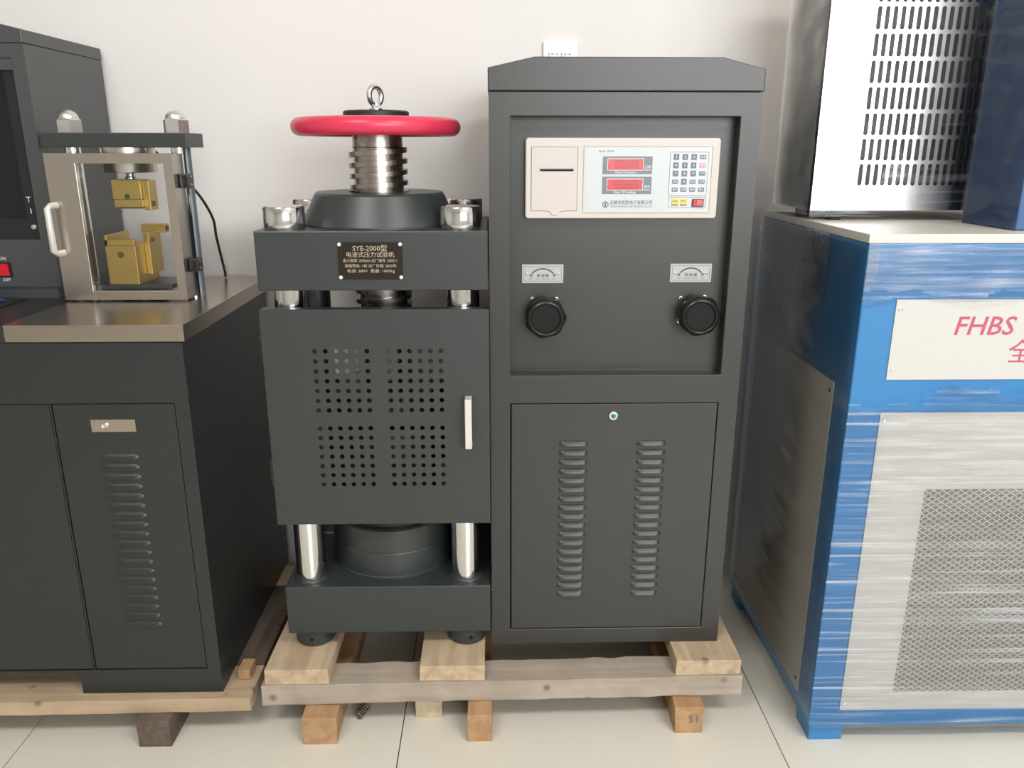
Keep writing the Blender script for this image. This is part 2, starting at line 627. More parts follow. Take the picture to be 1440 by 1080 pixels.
def smooth_path(pts, n=6):
    pts = [Vector(q) for q in pts]
    out = []
    for i in range(len(pts) - 1):
        a, b, c, d = pts[max(i - 1, 0)], pts[i], pts[i + 1], pts[min(i + 2, len(pts) - 1)]
        for k in range(n):
            t = k / n
            out.append(.5 * ((2 * b) + (c - a) * t + (2 * a - 5 * b + 4 * c - d) * t * t + (3 * b - a - 3 * c + d) * t ** 3))
    return out + [pts[-1]]


def louver_mesh(w, h, d, mat):
    mb = MB()
    st = ((-.5, 0.0, .25), (-.46, .5, .75), (-.38, .9, 1), (-.25, 1, 1), (.25, 1, 1), (.38, .9, 1), (.46, .5, .75), (.5, 0.0, .25))
    rows = []
    for fx, s, zc in st:
        pr = ((.5, 0), (.28, -.5), (-.1, -.92), (-.42, -1), (-.5, -.8), (-.5, 0))
        rows.append([mb.bm.verts.new((fx * w, dy * d * s, zz * h * zc)) for zz, dy in pr])
    for a, b in zip(rows, rows[1:]):
        for i in range(len(a) - 1):
            mb.bm.faces.new([a[i], b[i], b[i + 1], a[i + 1]])
    return proto(mb, mat, smooth=50)


# ------------------------------------------------------------------ the room
WALL_Y = 2.10
JX, JY, T = -0.204, 2.10, 0.8
fl = struct(MB().box(-3.6, 4.6, -3.3, WALL_Y, -0.06, -0.012).build('floor', 'grout'))
fl['label'] = 'pale polished floor of large square tiles'
tile = proto(MB().box(-T / 2 + .0012, T / 2 - .0012, -T / 2 + .0012, T / 2 - .0012, -0.012, 0.0), 'tile')
for i in range(-4, 6):
    for k in range(0, 7):
        x0, y1 = JX + i * T, JY - k * T
        if x0 > -3.5 and x0 + T < 4.7 and y1 - T > -3.6:
            shared('floor_tile', tile, fl, (x0 + T / 2, y1 - T / 2, 0))
o = struct(MB().box(-3.6, 4.6, WALL_Y, WALL_Y + .12, -.06, 3.1).build('wall_back', 'wall_paint'))
o['label'] = 'plain off-white wall behind the machines'
o = struct(MB().box(-3.7, -3.58, -3.3, WALL_Y, -.06, 3.1).build('wall_left', 'room_paint'))
struct(MB().box(4.56, 4.7, -3.3, WALL_Y, -.06, 3.1).build('wall_right', 'room_paint'))
o = struct(MB().box(-3.7, 4.7, -3.3, WALL_Y + .1, 3.1, 3.2).build('ceiling', 'ceiling_paint'))
for lx, ly in FILLS:
    MB().box(lx - .62, lx + .62, ly - .32, ly + .32, 3.055, 3.1).build('fill_housing', 'handle_white', o)  # housings made up for the added overhead fill lights
mb = MB()
xb, zb = [-3.7, .3, 3.9, 4.7], [-.06, .95, 3.0, 3.1]
for i in range(3):
    for k in range(3):
        if (i, k) != (1, 1):
            mb.box(xb[i], xb[i + 1], -3.24, -3.10, zb[k], zb[k + 1])
struct(mb.build('wall_front', 'room_paint'))
x0, x1, z0, z1, nv = .3, 3.9, .95, 3.0, 3
mb = MB()
mb.box(x0, x1, -3.2, -3.14, z0, z0 + .05).box(x0, x1, -3.2, -3.14, z1 - .05, z1)
for j in range(nv + 2):
    xm = x0 + (x1 - x0) * j / (nv + 1)
    mb.box(max(x0, xm - .03), min(x1, xm + .03), -3.2, -3.14, z0 + .05, z1 - .05)
w = struct(mb.build('window_1', 'handle_white'))
for j in range(nv + 1):
    xa, xc = x0 + (x1 - x0) * j / (nv + 1) + .03, x0 + (x1 - x0) * (j + 1) / (nv + 1) - .03
    MB().box(xa, xc, -3.172, -3.168, z0 + .05, z1 - .05).build('window_pane', 'acrylic', w)

# ------------------------------------------------------------------ compression press
PX, PY = -0.235, 1.70
CX, CY = (-0.405, -0.065), (1.583, 1.817)
BX0, BX1, BY0, BY1 = -0.4525, -0.0115, 1.533, 1.867
pr = root('compression_press', (PX, PY, 0.153), 'grey four-column compression press with red handwheel and perforated door', 'press')
MB().box(BX0, BX1, BY0, BY1, .192, .306).build('base_block', 'press_paint', pr, bevel=.003)
for x in CX:
    for y in CY:
        f = MB().lathe([(.040, 0), (.043, .003), (.043, .039)], (x, y, .153)).build('foot', 'press_paint', pr, smooth=40)
        MB().cyl((x + (.010 if x > -.2 else 0), y - .0432, .172), .004, 0, .004, 'Y', 12).build('foot_hole', 'dark_void', f)
        MB().lathe([(.031, 0), (.031, .642)], (x, y, .306), seg=64).build('column', 'chrome' if y < 1.7 else 'dark_steel', pr, smooth=40)
        MB().lathe([(.0365, 0), (.035, .004), (.0315, .006)], (x, y, .306), seg=48).build('column_collar', 'press_paint', pr, smooth=40)
        nt_ = MB().lathe([(.0385, 0), (.0395, .0025), (.0395, .0405), (.0375, .043)], (x, y, 1.0605), seg=64).build('column_nut', 'chrome', pr, smooth=40)
        for a in (-95, -35):
            t = math.radians(a)
            mbh = MB()
            mbh.lathe([(.0035, 0), (.0035, .004)], (0, 0, 0), 'Y', 14)
            ob = mbh.build('spanner_hole', 'dark_void')
            ob.parent = nt_
            ob.location = Vector((x + .0365 * math.cos(t), y + .0365 * math.sin(t), 1.083)) - ORG[pr]
            ob.rotation_euler = (0, 0, t + math.pi / 2)
mb = MB().box(BX0, BX1, BY0, BY1, .947, 1.0605)
mb.build('crossbeam', 'press_paint', pr, bevel=.0025)
MB().lathe([(.158, 0), (.158, .004), (.132, .060), (.128, .064), (.062, .064), (.061, .05)], (PX, PY, 1.0605), seg=96).build('cone_seat', 'press_paint', pr, smooth=15)
# threaded spindle
mb = MB()
pitch, seg, rc, rt = .0212, 48, .0505, .0592
zl, zh = .735, 1.212
prof = ((rc, 0), (rt, .03), (rt, .47), (rc, .5), (rc, 1.0))
prev = None
turns = int((zh - zl) / pitch) + 2
for i in range(turns * seg + 1):
    t = 2 * math.pi * i / seg
    zb_ = zl - pitch + pitch * i / seg
    ring = [mb.bm.verts.new((PX + r * math.cos(t), PY + r * math.sin(t), min(zh, max(zl, zb_ + f * pitch)))) for r, f in prof]
    if prev:
        for a in range(len(prof) - 1):
            mb.bm.faces.new([prev[a], ring[a], ring[a + 1], prev[a + 1]])
    prev = ring
mb.lathe([(rc, zh - .002), (rc, 1.236)], (PX, PY, 0), seg=48)
mb.build('threaded_spindle', 'screw_steel', pr, smooth=35)
# handwheel
mb = MB()
R, r = .1525, .0165
ringp = [(R + r * math.cos(a), 1.2505 + r * 1.05 * math.sin(a)) for a in [2 * math.pi * k / 20 for k in range(20)]]
rings = []
for i in range(96):
    t = 2 * math.pi * i / 96
    rings.append([mb.bm.verts.new((PX + q * math.cos(t), PY + q * math.sin(t), z)) for q, z in ringp])
for i in range(96):
    a, b = rings[i], rings[(i + 1) % 96]
    for k in range(20):
        mb.bm.faces.new([a[k], b[k], b[(k + 1) % 20], a[(k + 1) % 20]])
hw = mb.build('handwheel', 'red_plastic', pr, smooth=60)
MB().lathe([(.060, 1.236), (.066, 1.240), (.066, 1.262), (.060, 1.2665)], (PX, PY, 0), seg=48).build('wheel_hub', 'red_plastic', hw, smooth=40)
for k in range(4):
    t = math.radians(45 + 90 * k)
    d = Vector((math.cos(t), math.sin(t), 0))
    n_ = Vector((-math.sin(t), math.cos(t), 0)) * .016
    a, b = Vector((PX, PY, 0)) + d * .058, Vector((PX, PY, 0)) + d * .142
    up, dn = Vector((0, 0, 1.258)), Vector((0, 0, 1.243))
    MB().hexa([a - n_ + dn, b - n_ + dn, b + n_ + dn, a + n_ + dn, a - n_ + up, b - n_ + up, b + n_ + up, a + n_ + up]).build('wheel_spoke', 'red_plastic', hw, bevel=.003)
cp = MB().lathe([(.060, 1.2665), (.0655, 1.271), (.0655, 1.279), (.063, 1.2815), (0, 1.282)], (PX, PY, 0), seg=64).build('black_cap', 'black_rubber', pr, smooth=35)
mb = MB()
t = math.radians(52)
pts = [(PX + .0165 * math.cos(a) * math.cos(t), PY + .0165 * math.cos(a) * math.sin(t), 1.3105 + .0175 * math.sin(a)) for a in [2 * math.pi * k / 28 for k in range(28)]]
mb.tube(pts, .0056, 10, True)
mb.lathe([(.0135, 1.2815), (.0135, 1.286), (.009, 1.289), (.008, 1.297)], (PX, PY, 0), seg=24)
mb.build('lifting_eye', 'bright_screw', pr, smooth=50)
# platens and ram
MB().lathe([(.118, .655), (.124, .660), (.124, .715), (.10, .722), (.07, .735)], (PX, PY, 0), seg=64).build('upper_platen', 'dark_steel', pr, smooth=40)
MB().lathe([(.124, .545), (.127, .55), (.127, .635), (.124, .64)], (PX, PY, 0), seg=64).build('lower_platen', 'dark_steel', pr, smooth=40)
MB().lathe([(.116, .42), (.116, .545)], (PX, PY, 0), seg=64).build('ram', 'press_paint', pr, smooth=40)
MB().lathe([(.139, .306), (.139, .310), (.1365, .312), (.1365, .364), (.1355, .366)], (PX, PY, 0), seg=96).build('cylinder_base', 'press_paint', pr, smooth=25)
MB().lathe([(.1345, .366), (.1345, .418), (.131, .421)], (PX, PY, 0), seg=96).build('cylinder_body', 'press_paint', pr, smooth=25)
# perforated door
DX0, DX1, DZ0, DZ1, DY = -0.4535, -0.0105, .4565, .9115, 1.528
P = .0203
gx = (-.3515 - P / 2, -.2070 - P / 2)
gz = (.5465 - P / 2, .7065 - P / 2)
mb = MB()
xbk = [DX0, gx[0], gx[0] + 6 * P, gx[1], gx[1] + 6 * P, DX1]
zbk = [DZ0, gz[0], gz[0] + 7 * P, gz[1], gz[1] + 7 * P, DZ1]
for i in range(5):
    for k in range(5):
        if i in (1, 3) and k in (1, 3):
            mb.punched(xbk[i], zbk[k], P, P, 6, 7, .0098, .0098, DY)
        else:
            mb.box(xbk[i], xbk[i + 1], DY, DY + .002, zbk[k], zbk[k + 1])
door = mb.build('perforated_door', 'press_paint', pr, normals=False)
MB().box(DX0, DX1, DY + .0005, DY + .022, DZ1 - .0025, DZ1).box(DX0, DX1, DY + .0005, DY + .022, DZ0, DZ0 + .0025).box(DX0, DX0 + .0025, DY + .0005, DY + .022, DZ0, DZ1).box(DX1 - .0025, DX1, DY + .0005, DY + .022, DZ0, DZ1).build('door_flange', 'press_paint', door)
hx = -.0524
mb = MB()
mb.prism([(hx - .0068, .633), (hx + .0068, .633), (hx + .0068, .736), (hx - .0068, .736)], DY - .030, DY - .023)
mb.box(hx - .0068, hx + .0068, DY - .024, DY, .633, .641).box(hx - .0068, hx + .0068, DY - .024, DY, .728, .736)
mb.build('door_handle', 'handle_white', door, bevel=.0015, label='pale metal bow handle')
for z in (.80, .545):
    MB().box(DX0 - .006, DX0 - .0005, DY + .002, DY + .03, z, z + .055).build('hinge', 'black_plastic', door, bevel=.001)
# name plate
np_ = MB().box(-.2962, -.1738, BY0 - .0015, BY0 + .001, .969, 1.0395).build('name_plate', 'name_plate', pr)
yt = BY0 - .0018
text('plate_lettering', 'SYE-2000型', .0135, -.235, yt, 1.0275, 'print_gold', np_)
text('plate_lettering', '电液式压力试验机', .0115, -.235, yt, 1.0155, 'print_gold', np_)
text('plate_lettering', '最大载荷: 2000kN 出厂编号: 200311', .0075, -.235, yt, 1.0045, 'print_gold', np_, width=.102)
text('plate_lettering', '准确等级: 1级 出厂日期: 2020年', .0075, -.235, yt, .9945, 'print_gold', np_, width=.098)
text('plate_lettering', '电源: 380V  重量: 1000kg', .0075, -.235, yt, .9848, 'print_gold', np_, width=.09)
for x in (-.2925, -.1775):
    for z in (.973, 1.0355):
        MB().lathe([(.0036, 0), (.003, -.002), (0, -.0025)], (x, BY0 - .0015, z), 'Y', 16).build('rivet', 'print_white', np_, smooth=60)

# ------------------------------------------------------------------ control cabinet
X0, X1, Y0, Y1, Z0 = -0.0083, 0.4945, 1.5444, 1.985, 0.153
cc = root('control_cabinet', (.243, 1.76, .153), 'tall grey control cabinet with digital readout panel, two black valve knobs and louvred door', 'cabinet')
RX0, RX1, RZ0, RZ1 = .0316, .4560, .7725, 1.2668
QX0, QX1, QZ0, QZ1 = .0327, .4560, .1895, .7132
mb = MB()
xb = [X0, RX0, RX1, X1]
zb = [Z0, QZ0, QZ1, RZ0, RZ1, 1.3085]
mb.sheet(xb, zb, [(1, 1), (1, 3)], Y0, Y0 + .033)
mb.weld()
mb.build('front_frame', 'grey_paint', cc, bevel=.0015)
MB().box(X0, X1, Y0 + .033, Y1, Z0, 1.3085).build('body', 'grey_paint', cc)
PYN = Y0 + .0325
MB().box(RX0, RX1, PYN, PYN + .002, RZ0, RZ1).build('instrument_panel', 'grey_paint', cc)
MB().box(X0 + .004, X1 - .004, Y0 + .004, Y1 - .004, 1.3083, 1.3105).build('hood_gap', 'dark_void', cc)
MB().prism([(-.0098, 1.3103), (.4962, 1.3103), (.4962, 1.3485), (.4175, 1.3685), (.0750, 1.3685), (-.0098, 1.3500)], Y0 - .001, Y1 + .002).build('hood', 'grey_paint', cc, bevel=.002)
dr = MB().box(.0342, .4545, Y0 + .0005, Y0 + .016, .1912, .7116).build('louvred_door', 'grey_paint', cc, bevel=.001)
lv = louver_mesh(.060, .0118, .0075, 'grey_paint')
for cx in (.1620, .3230):
    for k in range(18):
        shared('louver', lv, dr, (cx, Y0 + .0006, .6275 - k * .02055))
lk = MB().lathe([(.0105, 0), (.0105, -.002), (.0085, -.0045), (.006, -.0045), (.006, -.003), (0, -.003)], (.2421, Y0 + .0005, .6873), 'Y', 24).build('door_lock', 'bright_screw', dr, smooth=40, label='round blue-tinted cam lock')
MB().lathe([(.0062, 0), (.0062, -.0046), (.0055, -.0050), (0, -.0050)], (.2421, Y0 + .0005, .6873), 'Y', 24).build('lock_core', 'lock_blue', lk, smooth=40)
MB().box(.2414, .2428, Y0 - .0050, Y0 - .0040, .6833, .6913).build('key_slot', 'dark_void', lk)
# digital readout unit
IY = 1.5585
ind = MB()
pts = []
cr = .006
ix0, ix1, iz0, iz1 = .0602, .4275, 1.0810, 1.2293
for cx, cz, a0 in ((ix1 - cr, iz1 - cr, 0), (ix0 + cr, iz1 - cr, 90), (ix0 + cr, iz0 + cr, 180), (ix1 - cr, iz0 + cr, 270)):
    for j in range(6):
        a = math.radians(a0 + j * 18)
        pts.append((cx + cr * math.cos(a), cz + cr * math.sin(a)))
ind.prism(pts, IY, PYN)
ind = ind.build('readout_unit', 'cream_plastic', cc, bevel=.0025, label='cream digital readout unit with printer, red displays and keypad')
MB().box(.0715, .1580, IY - .0012, IY + .002, 1.0958, 1.2120).build('printer_door', 'cream_door', ind, bevel=.0006)
MB().sheet([.0703, .0713, .1582, .1590], [1.0948, 1.0955, 1.2123, 1.2130], [(1, 1)], IY - .0002, IY + .001).build('printer_gap', 'print_grey', ind)
MB().box(.0860, .1520, IY - .0034, IY - .001, 1.1735, 1.1765).build('slot_lip', 'cream_door', ind, bevel=.0005)
MB().box(.0876, .1507, IY - .0016, IY + .001, 1.1688, 1.1722).build('paper_slot', 'dark_void', ind)
MB().prism([(.096, 1.0985), (.138, 1.0985), (.138, 1.0955), (.128, 1.0955), (.120, 1.0875), (.113, 1.0875), (.105, 1.0955), (.096, 1.0955)], IY - .0022, IY + .001).build('printer_tab', 'cream_plastic', ind, bevel=.0005)
# sunken overlay: rim shows as a shallow step
MB().sheet([.1700, .1728, .4122, .4150], [1.0925, 1.0950, 1.2135, 1.2160], [(1, 1)], IY - .0022, IY + .0002).weld().build('overlay_rim', 'cream_plastic', ind, bevel=.0006)
MB().box(.1728, .3300, IY - .0006, IY + .001, 1.0950, 1.2135).build('display_overlay', 'overlay_grey', ind)
MB().box(.3300, .4122, IY - .0005, IY + .001, 1.0950, 1.2135).build('keypad_overlay', 'overlay_pale', ind)
for z0, z1, cap, u1, u2 in ((1.1634, 1.1957, 'Value Of pressure', '力值', '(kN)'), (1.1268, 1.1588, 'Rate Of loading', '速率', '(kN/s)')):
    dp = MB().box(.2057, .2994, IY - .0011, IY + .001, z0, z1).build('display_surround', 'display_slate', ind)
    MB().box(.2145, .2832, IY - .0014, IY, z0 + .0069, z1 - .0036).build('display_border', 'print_white', dp)
    ds = MB().box(.2154, .2823, IY - .0018, IY, z0 + .0079, z1 - .0046).build('display_window', 'display_red', dp)
    for j in range(6):
        x = .2290 + j * .0079
        za, zc = z0 + .0112, z1 - .0075
        zm = (za + zc) / 2
        d = MB()
        for (a, b, c, e) in ((x, x + .0048, za, za + .0009), (x, x + .0048, zm - .0005, zm + .0005), (x, x + .0048, zc - .0009, zc), (x, x + .0009, za, zc), (x + .0039, x + .0048, za, zc)):
            d.box(a, b, IY - .0020, IY - .0017, c, e)
        d.build('digit', 'digit_off', ds)
    text('display_caption', cap, .0058, .249, IY - .0014, z0 + .0034, 'print_white', dp, width=.041)
    text('display_unit', u1, .0052, .2910, IY - .0014, z0 + .0135, 'print_white', dp, width=.011)
    text('display_unit', u2, .0046, .2910, IY - .0014, z0 + .0080, 'print_white', dp, width=.011)
text('model_lettering', 'Model : ZX-2L', .0050, .1972, IY - .0009, 1.2050, 'print_dark', ind, align='LEFT', width=.029)
text('maker_lettering', '无锡市凯胜电子有限公司', .0085, .2622, IY - .0009, 1.1106, 'print_dark', ind, width=.0805)
text('maker_lettering', 'WUXI KAISHENG ELECTRONICS CO.,LTD', .0050, .2622, IY - .0009, 1.1036, 'print_grey', ind, width=.0805)
lg = MB()
lg.tube([(.2132 + .0052 * math.cos(a), IY - .0008, 1.1074 + .0052 * math.sin(a)) for a in [2 * math.pi * k / 24 for k in range(24)]], .0006, 6, True)
lg.box(.2122, .2142, IY - .0010, IY - .0006, 1.1035, 1.1100).box(.2104, .2160, IY - .0010, IY - .0006, 1.1088, 1.1098)
lg.build('maker_emblem', 'print_dark', ind)
MB().sheet([.3325, .3333, .4047, .4055], [1.1242, 1.1250, 1.2032, 1.2040], [(1, 1)], IY - .0010, IY - .0004).build('keypad_outline', 'print_grey', ind)
MB().box(.3333, .4047, IY - .0009, IY - .0004, 1.1250, 1.2032).build('keypad_field', 'overlay_pale', ind)
MB().sheet([.3340, .3346, .4045, .4051], [1.1012, 1.1018, 1.1208, 1.1214], [(1, 1)], IY - .0010, IY - .0004).build('keypad_outline', 'print_grey', ind)
key_big = proto(MB().box(-.0050, .0050, -.0010, 0, -.0052, .0052), 'key_slate')
key_small = proto(MB().box(-.0056, .0056, -.0010, 0, -.0038, .0038), 'key_slate')
key_pink = proto(MB().box(-.0058, .0058, -.0010, 0, -.0042, .0042), 'key_pink')
key_yel = proto(MB().box(-.0062, .0062, -.0010, 0, -.0062, .0062), 'key_yellow')
KX = (.3443, .3609, .3777, .3948)
KZ = (1.1949, 1.1797, 1.1648, 1.1497, 1.1351)
caps = (('1', '2', '3', '设置'), ('4', '5', '6', '复位'), ('7', '8', '9', '打印'), ('试验', '0', '查询', '清零'), ('编号', '日期', '面积', '确认'))
for rI, z in enumerate(KZ):
    for cI, x in enumerate(KX):
        c = caps[rI][cI]
        me = key_big if len(c) == 1 else key_pink if c == '复位' else key_small
        k_ = shared('key', me, ind, (x, IY - .0008, z))
        if c == '复位':
            k_['label'] = 'pink reset key'
        text('key_mark', c, .0068 if len(c) == 1 else .0046, x, IY - .0021, z, 'print_white', k_)
for x, c in ((.3460, '启动'), (.3626, '停止')):
    k_ = shared('key', key_yel, ind, (x, IY - .0008, 1.1118))
    k_['label'] = 'yellow key'
    text('key_mark', c, .0052, x, IY - .0021, 1.1135, 'print_dark', k_)
    MB().box(x - .0062, x + .0062, IY - .0020, IY - .0016, 1.1056, 1.1078).build('key_band', 'print_grey', k_)
sw = MB().box(.3787, .4010, IY - .003, IY + .001, 1.1033, 1.1175).build('rocker_switch', 'black_plastic', ind, bevel=.0006, label='red power rocker switch')
MB().prism([(.3812, 1.1052), (.3865, 1.1052), (.3865, 1.1158), (.3812, 1.1158)], IY - .0040, IY - .002).build('rocker_low', 'switch_red', sw)
MB().prism([(.3865, 1.1052), (.3985, 1.1052), (.3985, 1.1158), (.3865, 1.1158)], IY - .0062, IY - .002).build('rocker_high', 'switch_lamp', sw, bevel=.0006)
# valve plates and knobs
for (gx0, gx1, gz0, gz1, word, en, kx, kz, tilt, scr) in (
        (.0553, .1368, .9542, .9909, '送 油 阀', 'OIL  VALVE', .1010, .8905, 0, ((.0753, .9228), (.1243, .9228))),
        (.3490, .4310, .9552, .9918, '回 油 阀', 'RETURN  VALVE', .4050, .8935, 0, ((.3724, .9240), (.3712, .8765), (.4205, .9262)))):
    gp = MB().box(gx0, gx1, PYN - .0016, PYN + .0005, gz0, gz1).build('valve_plate', 'plate_alu', cc)
    gy = PYN - .0019
    gc, w = (gx0 + gx1) / 2, gx1 - gx0
    b = .0035
    MB().sheet([gx0 + b, gx0 + b + .0007, gx1 - b - .0007, gx1 - b], [gz0 + b, gz0 + b + .0007, gz1 - b - .0007, gz1 - b], [(1, 1)], gy, gy + .0004).build('plate_border', 'print_grey', gp)
    mb = MB()
    n = 20
    prev = None
    for i in range(n + 1):
        a = math.radians(140 - 100 * i / n)
        th = .0013 if 2 < i < n - 2 else .0004 + .0009 * (1 if i in (1, 2, n - 1, n - 2) else 0)
        cz = gz1 - .0085 - .0285
        pa = ((gc + (.0285 + th) * math.cos(a), gy, cz + (.0285 + th) * math.sin(a)), (gc + (.0285 - th) * math.cos(a), gy, cz + (.0285 - th) * math.sin(a)))
        if prev:
            mb.quad(prev[0], pa[0], pa[1], prev[1])
        prev = pa
    mb.build('plate_arc', 'print_dark', gp)
    text('plate_mark', '关', .0062, gx0 + .0175, gy, gz0 + .0145, 'print_dark', gp, bold=.0002)
    text('plate_mark', '开', .0062, gx1 - .0175, gy, gz0 + .0145, 'print_dark', gp, bold=.0002)
    text('plate_mark', word, .0064, gc, gy, gz0 + .0145, 'print_dark', gp, width=.0235, bold=.0001)
    text('plate_mark', 'OFF', .0042, gx0 + .0175, gy, gz0 + .0080, 'print_grey', gp)
    text('plate_mark', 'ON', .0042, gx1 - .0175, gy, gz0 + .0080, 'print_grey', gp)
    text('plate_mark', en, .0042, gc, gy, gz0 + .0080, 'print_grey', gp, width=.027)
    for x in (gx0 + .0098, gx1 - .0098):
        MB().lathe([(.0028, 0), (.0024, -.0012), (0, -.0018)], (x, PYN - .0015, gz0 + .0185), 'Y', 14).build('plate_screw', 'bright_screw', gp, smooth=60)
    for x, z in scr:
        sc_ = MB().lathe([(.0046, 0), (.0046, -.003), (.0036, -.0045), (0, -.0048)], (x, PYN, z), 'Y', 18).build('panel_screw', 'bright_screw', cc, smooth=45)
        MB().box(x - .0025, x + .0025, PYN - .0052, PYN - .0046, z - .0005, z + .0005).box(x - .0005, x + .0005, PYN - .0052, PYN - .0046, z - .0025, z + .0025).build('cross_slot', 'dark_void', sc_)
    kb = MB().lathe([(.017, 0), (.017, -.010), (.034, -.013), (.0392, -.019), (.0400, -.034), (.0370, -.0425), (.0335, -.046), (.0315, -.047), (.0295, -.046), (.0280, -.043), (.0270, -.034), (0, -.034)], (kx, PYN, kz), 'Y', 96, 7, .035, (2, 3, 4)).build('valve_knob', 'black_plastic', cc, smooth=50)
    MB().lathe([(.0283, -.0410), (.0272, -.0405), (.0262, -.0385), (.0240, -.0378), (0, -.0378)], (kx, PYN, kz), 'Y', 48).build('knob_cap', 'knob_matte', kb, smooth=60)

# ------------------------------------------------------------------ timber: pallet under press and cabinet
def plank(name, mat, parent, p0, p1, w0, z0, z1, jit=.002, n=14, axis='X'):
    """sawn board from p0 to p1 (near long edge), w0 deep across, with uneven sawn edges"""
    mb = MB()
    p0, p1 = Vector((*p0, 0)), Vector((*p1, 0))
    d = (p1 - p0)
    nrm = Vector((-d.y, d.x, 0)).normalized() * w0
    rows = []
    for i in range(n + 1):
        q = p0 + d * (i / n)
        j = [random.uniform(-jit, jit) for _ in range(8)]
        rows.append([mb.bm.verts.new(c) for c in (
            (q.x + j[0] * .3, q.y + j[1] * .6, z0 + abs(j[2]) * .8),
            (q.x + nrm.x, q.y + nrm.y + j[3], z0),
            (q.x + nrm.x, q.y + nrm.y + j[3], z1 + j[4] * .15),
            (q.x + j[0] * .3, q.y + j[5] * .6, z1 + j[6] * .15))])
    for a, b in zip(rows, rows[1:]):
        for k in range(4):
            mb.bm.faces.new([a[k], a[(k + 1) % 4], b[(k + 1) % 4], b[k]])
    mb.bm.faces.new(rows[0][::-1])
    mb.bm.faces.new(rows[-1])
    return mb.build(name, mat, parent, bevel=.0012)


def plank_y(name, mat, parent, x0, x1, y0, y1, z0, z1, jit=.002, n=10, skew=0.0):
    mb = MB()
    rows = []
    for i in range(n + 1):
        f = i / n
        y = y0 + (y1 - y0) * f
        j = [random.uniform(-jit, jit) for _ in range(6)]
        sx = skew * f
        rows.append([mb.bm.verts.new(c) for c in ((x0 + sx + j[0], y, z0), (x1 + sx + j[1], y, z0), (x1 + sx + j[2], y, z1 + j[3] * .2), (x0 + sx + j[4], y, z1 + j[5] * .2))])
    for a, b in zip(rows, rows[1:]):
        for k in range(4):
            mb.bm.faces.new([a[k], a[(k + 1) % 4], b[(k + 1) % 4], b[k]])
    mb.bm.faces.new(rows[0][::-1])
    mb.bm.faces.new(rows[-1])
    return mb.build(name, mat, parent, bevel=.0012)


pl = root('timber_pallet', (.02, 1.75, 0), 'pale timber pallet under the press and the control cabinet', 'pallet')
plank('long_board', 'wood_pale_x', pl, (-.4985, 1.4565), (.5345, 1.4705), .075, .0665, .1160, .0028, 30)
plank('long_board', 'wood_pale_x', pl, (-.50, 1.90), (.535, 1.915), .075, .0665, .1160, .002)
plank_y('runner', 'wood_orange_y', pl, -.4080, -.3360, 1.4165, 2.04, 0, .066, .0012)
plank_y('runner', 'wood_orange_y', pl, -.0615, -.0090, 1.4180, 2.04, 0, .066, .0012)
rn = plank_y('runner', 'wood_orange_y', pl, .3835, .4440, 1.4340, 2.04, 0, .066, .0025)
text('chalk_mark', '51', .026, .424, 1.4325, .036, 'print_grey', rn)
plank_y('cross_board', 'wood_tan_y', pl, -.4900, -.3560, 1.4600, 2.02, .1163, .1525, .0022, skew=.004)
plank_y('cross_board', 'wood_tan_y', pl, -.1635, -.0235, 1.4660, 2.02, .1163, .1525, .0015)
plank_y('cross_board', 'wood_tan_y', pl, .3885, .5295, 1.4745, 2.02, .1163, .1525, .0010)
st = plank_y('timber_stub', 'wood_pale_y', None, -.1780, -.1200, 1.4955, 1.62, 0, .0655, .001, 4)
tag(st, 'short pale wood block under the long pallet board beside the middle runner', 'block')

# ------------------------------------------------------------------ bench with stainless worktop on its own pallet
lp = root('timber_pallet', (-1.0, 1.75, 0), 'brown timber pallet under the grey bench cabinet', 'pallet')
plank('long_board', 'wood_tan_x', lp, (-1.75, 1.4330), (-.5185, 1.4420), .115, .0645, .0975, .0022, 30)
plank('long_board', 'wood_tan_x', lp, (-1.75, 1.90), (-.52, 1.905), .1, .0645, .0975, .0022, 20)
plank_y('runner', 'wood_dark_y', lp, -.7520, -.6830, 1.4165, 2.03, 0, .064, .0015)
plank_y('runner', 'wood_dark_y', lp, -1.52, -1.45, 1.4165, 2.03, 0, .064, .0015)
plank_y('cross_board', 'wood_dark_y', lp, -.600, -.521, 1.56, 1.895, .0645, .0975, .001)  # darker wood colour stands in for the shade between bench and press
sb = plank_y('offcut_block', 'wood_orange_y', None, -.5610, -.5345, 1.5025, 1.545, .0985, .1225, .0006, 3)
tag(sb, 'small loose wood offcut lying on the pallet corner beside the bench cabinet', 'offcut')

BX0_, BX1_, BYF, BYB = -1.72, -.5817, 1.4645, 2.03
bn = root('bench_cabinet', (-1.0, 1.75, .0985), 'dark grey steel bench cabinet with louvred door under the stainless worktop', 'cabinet')
mb = MB()
mb.sheet([BX0_, -1.40, -.8455, -.8425, -.6095, BX1_], [.155, .1555, .744, .862], [(1, 1), (3, 1)], BYF, BYF + .02)
mb.weld()
mb.build('front_frame', 'bench_paint', bn, bevel=.0015)
MB().box(BX0_, BX1_, BYF + .02, BYB, .155, .862).build('body', 'bench_paint', bn)
MB().box(-.8765, BX1_, BYF, BYB, .0985, .155).build('plinth', 'bench_paint', bn)
MB().box(-1.70, -1.40, BYF + .06, BYB, .0985, .155).build('plinth', 'bench_paint', bn)
MB().box(-1.398, -.8470, BYF + .0008, BYF + .018, .1575, .7425).build('plain_panel', 'bench_paint', bn, bevel=.001)
bd = MB().box(-.8408, -.6112, BYF + .0008, BYF + .018, .1575, .7425).build('louvred_door', 'bench_paint', bn, bevel=.001)
lv2 = louver_mesh(.076, .0125, .0048, 'bench_paint')
for k in range(19):
    shared('louver', lv2, bd, (-.7290, BYF + .001, .6340 - k * .0206))
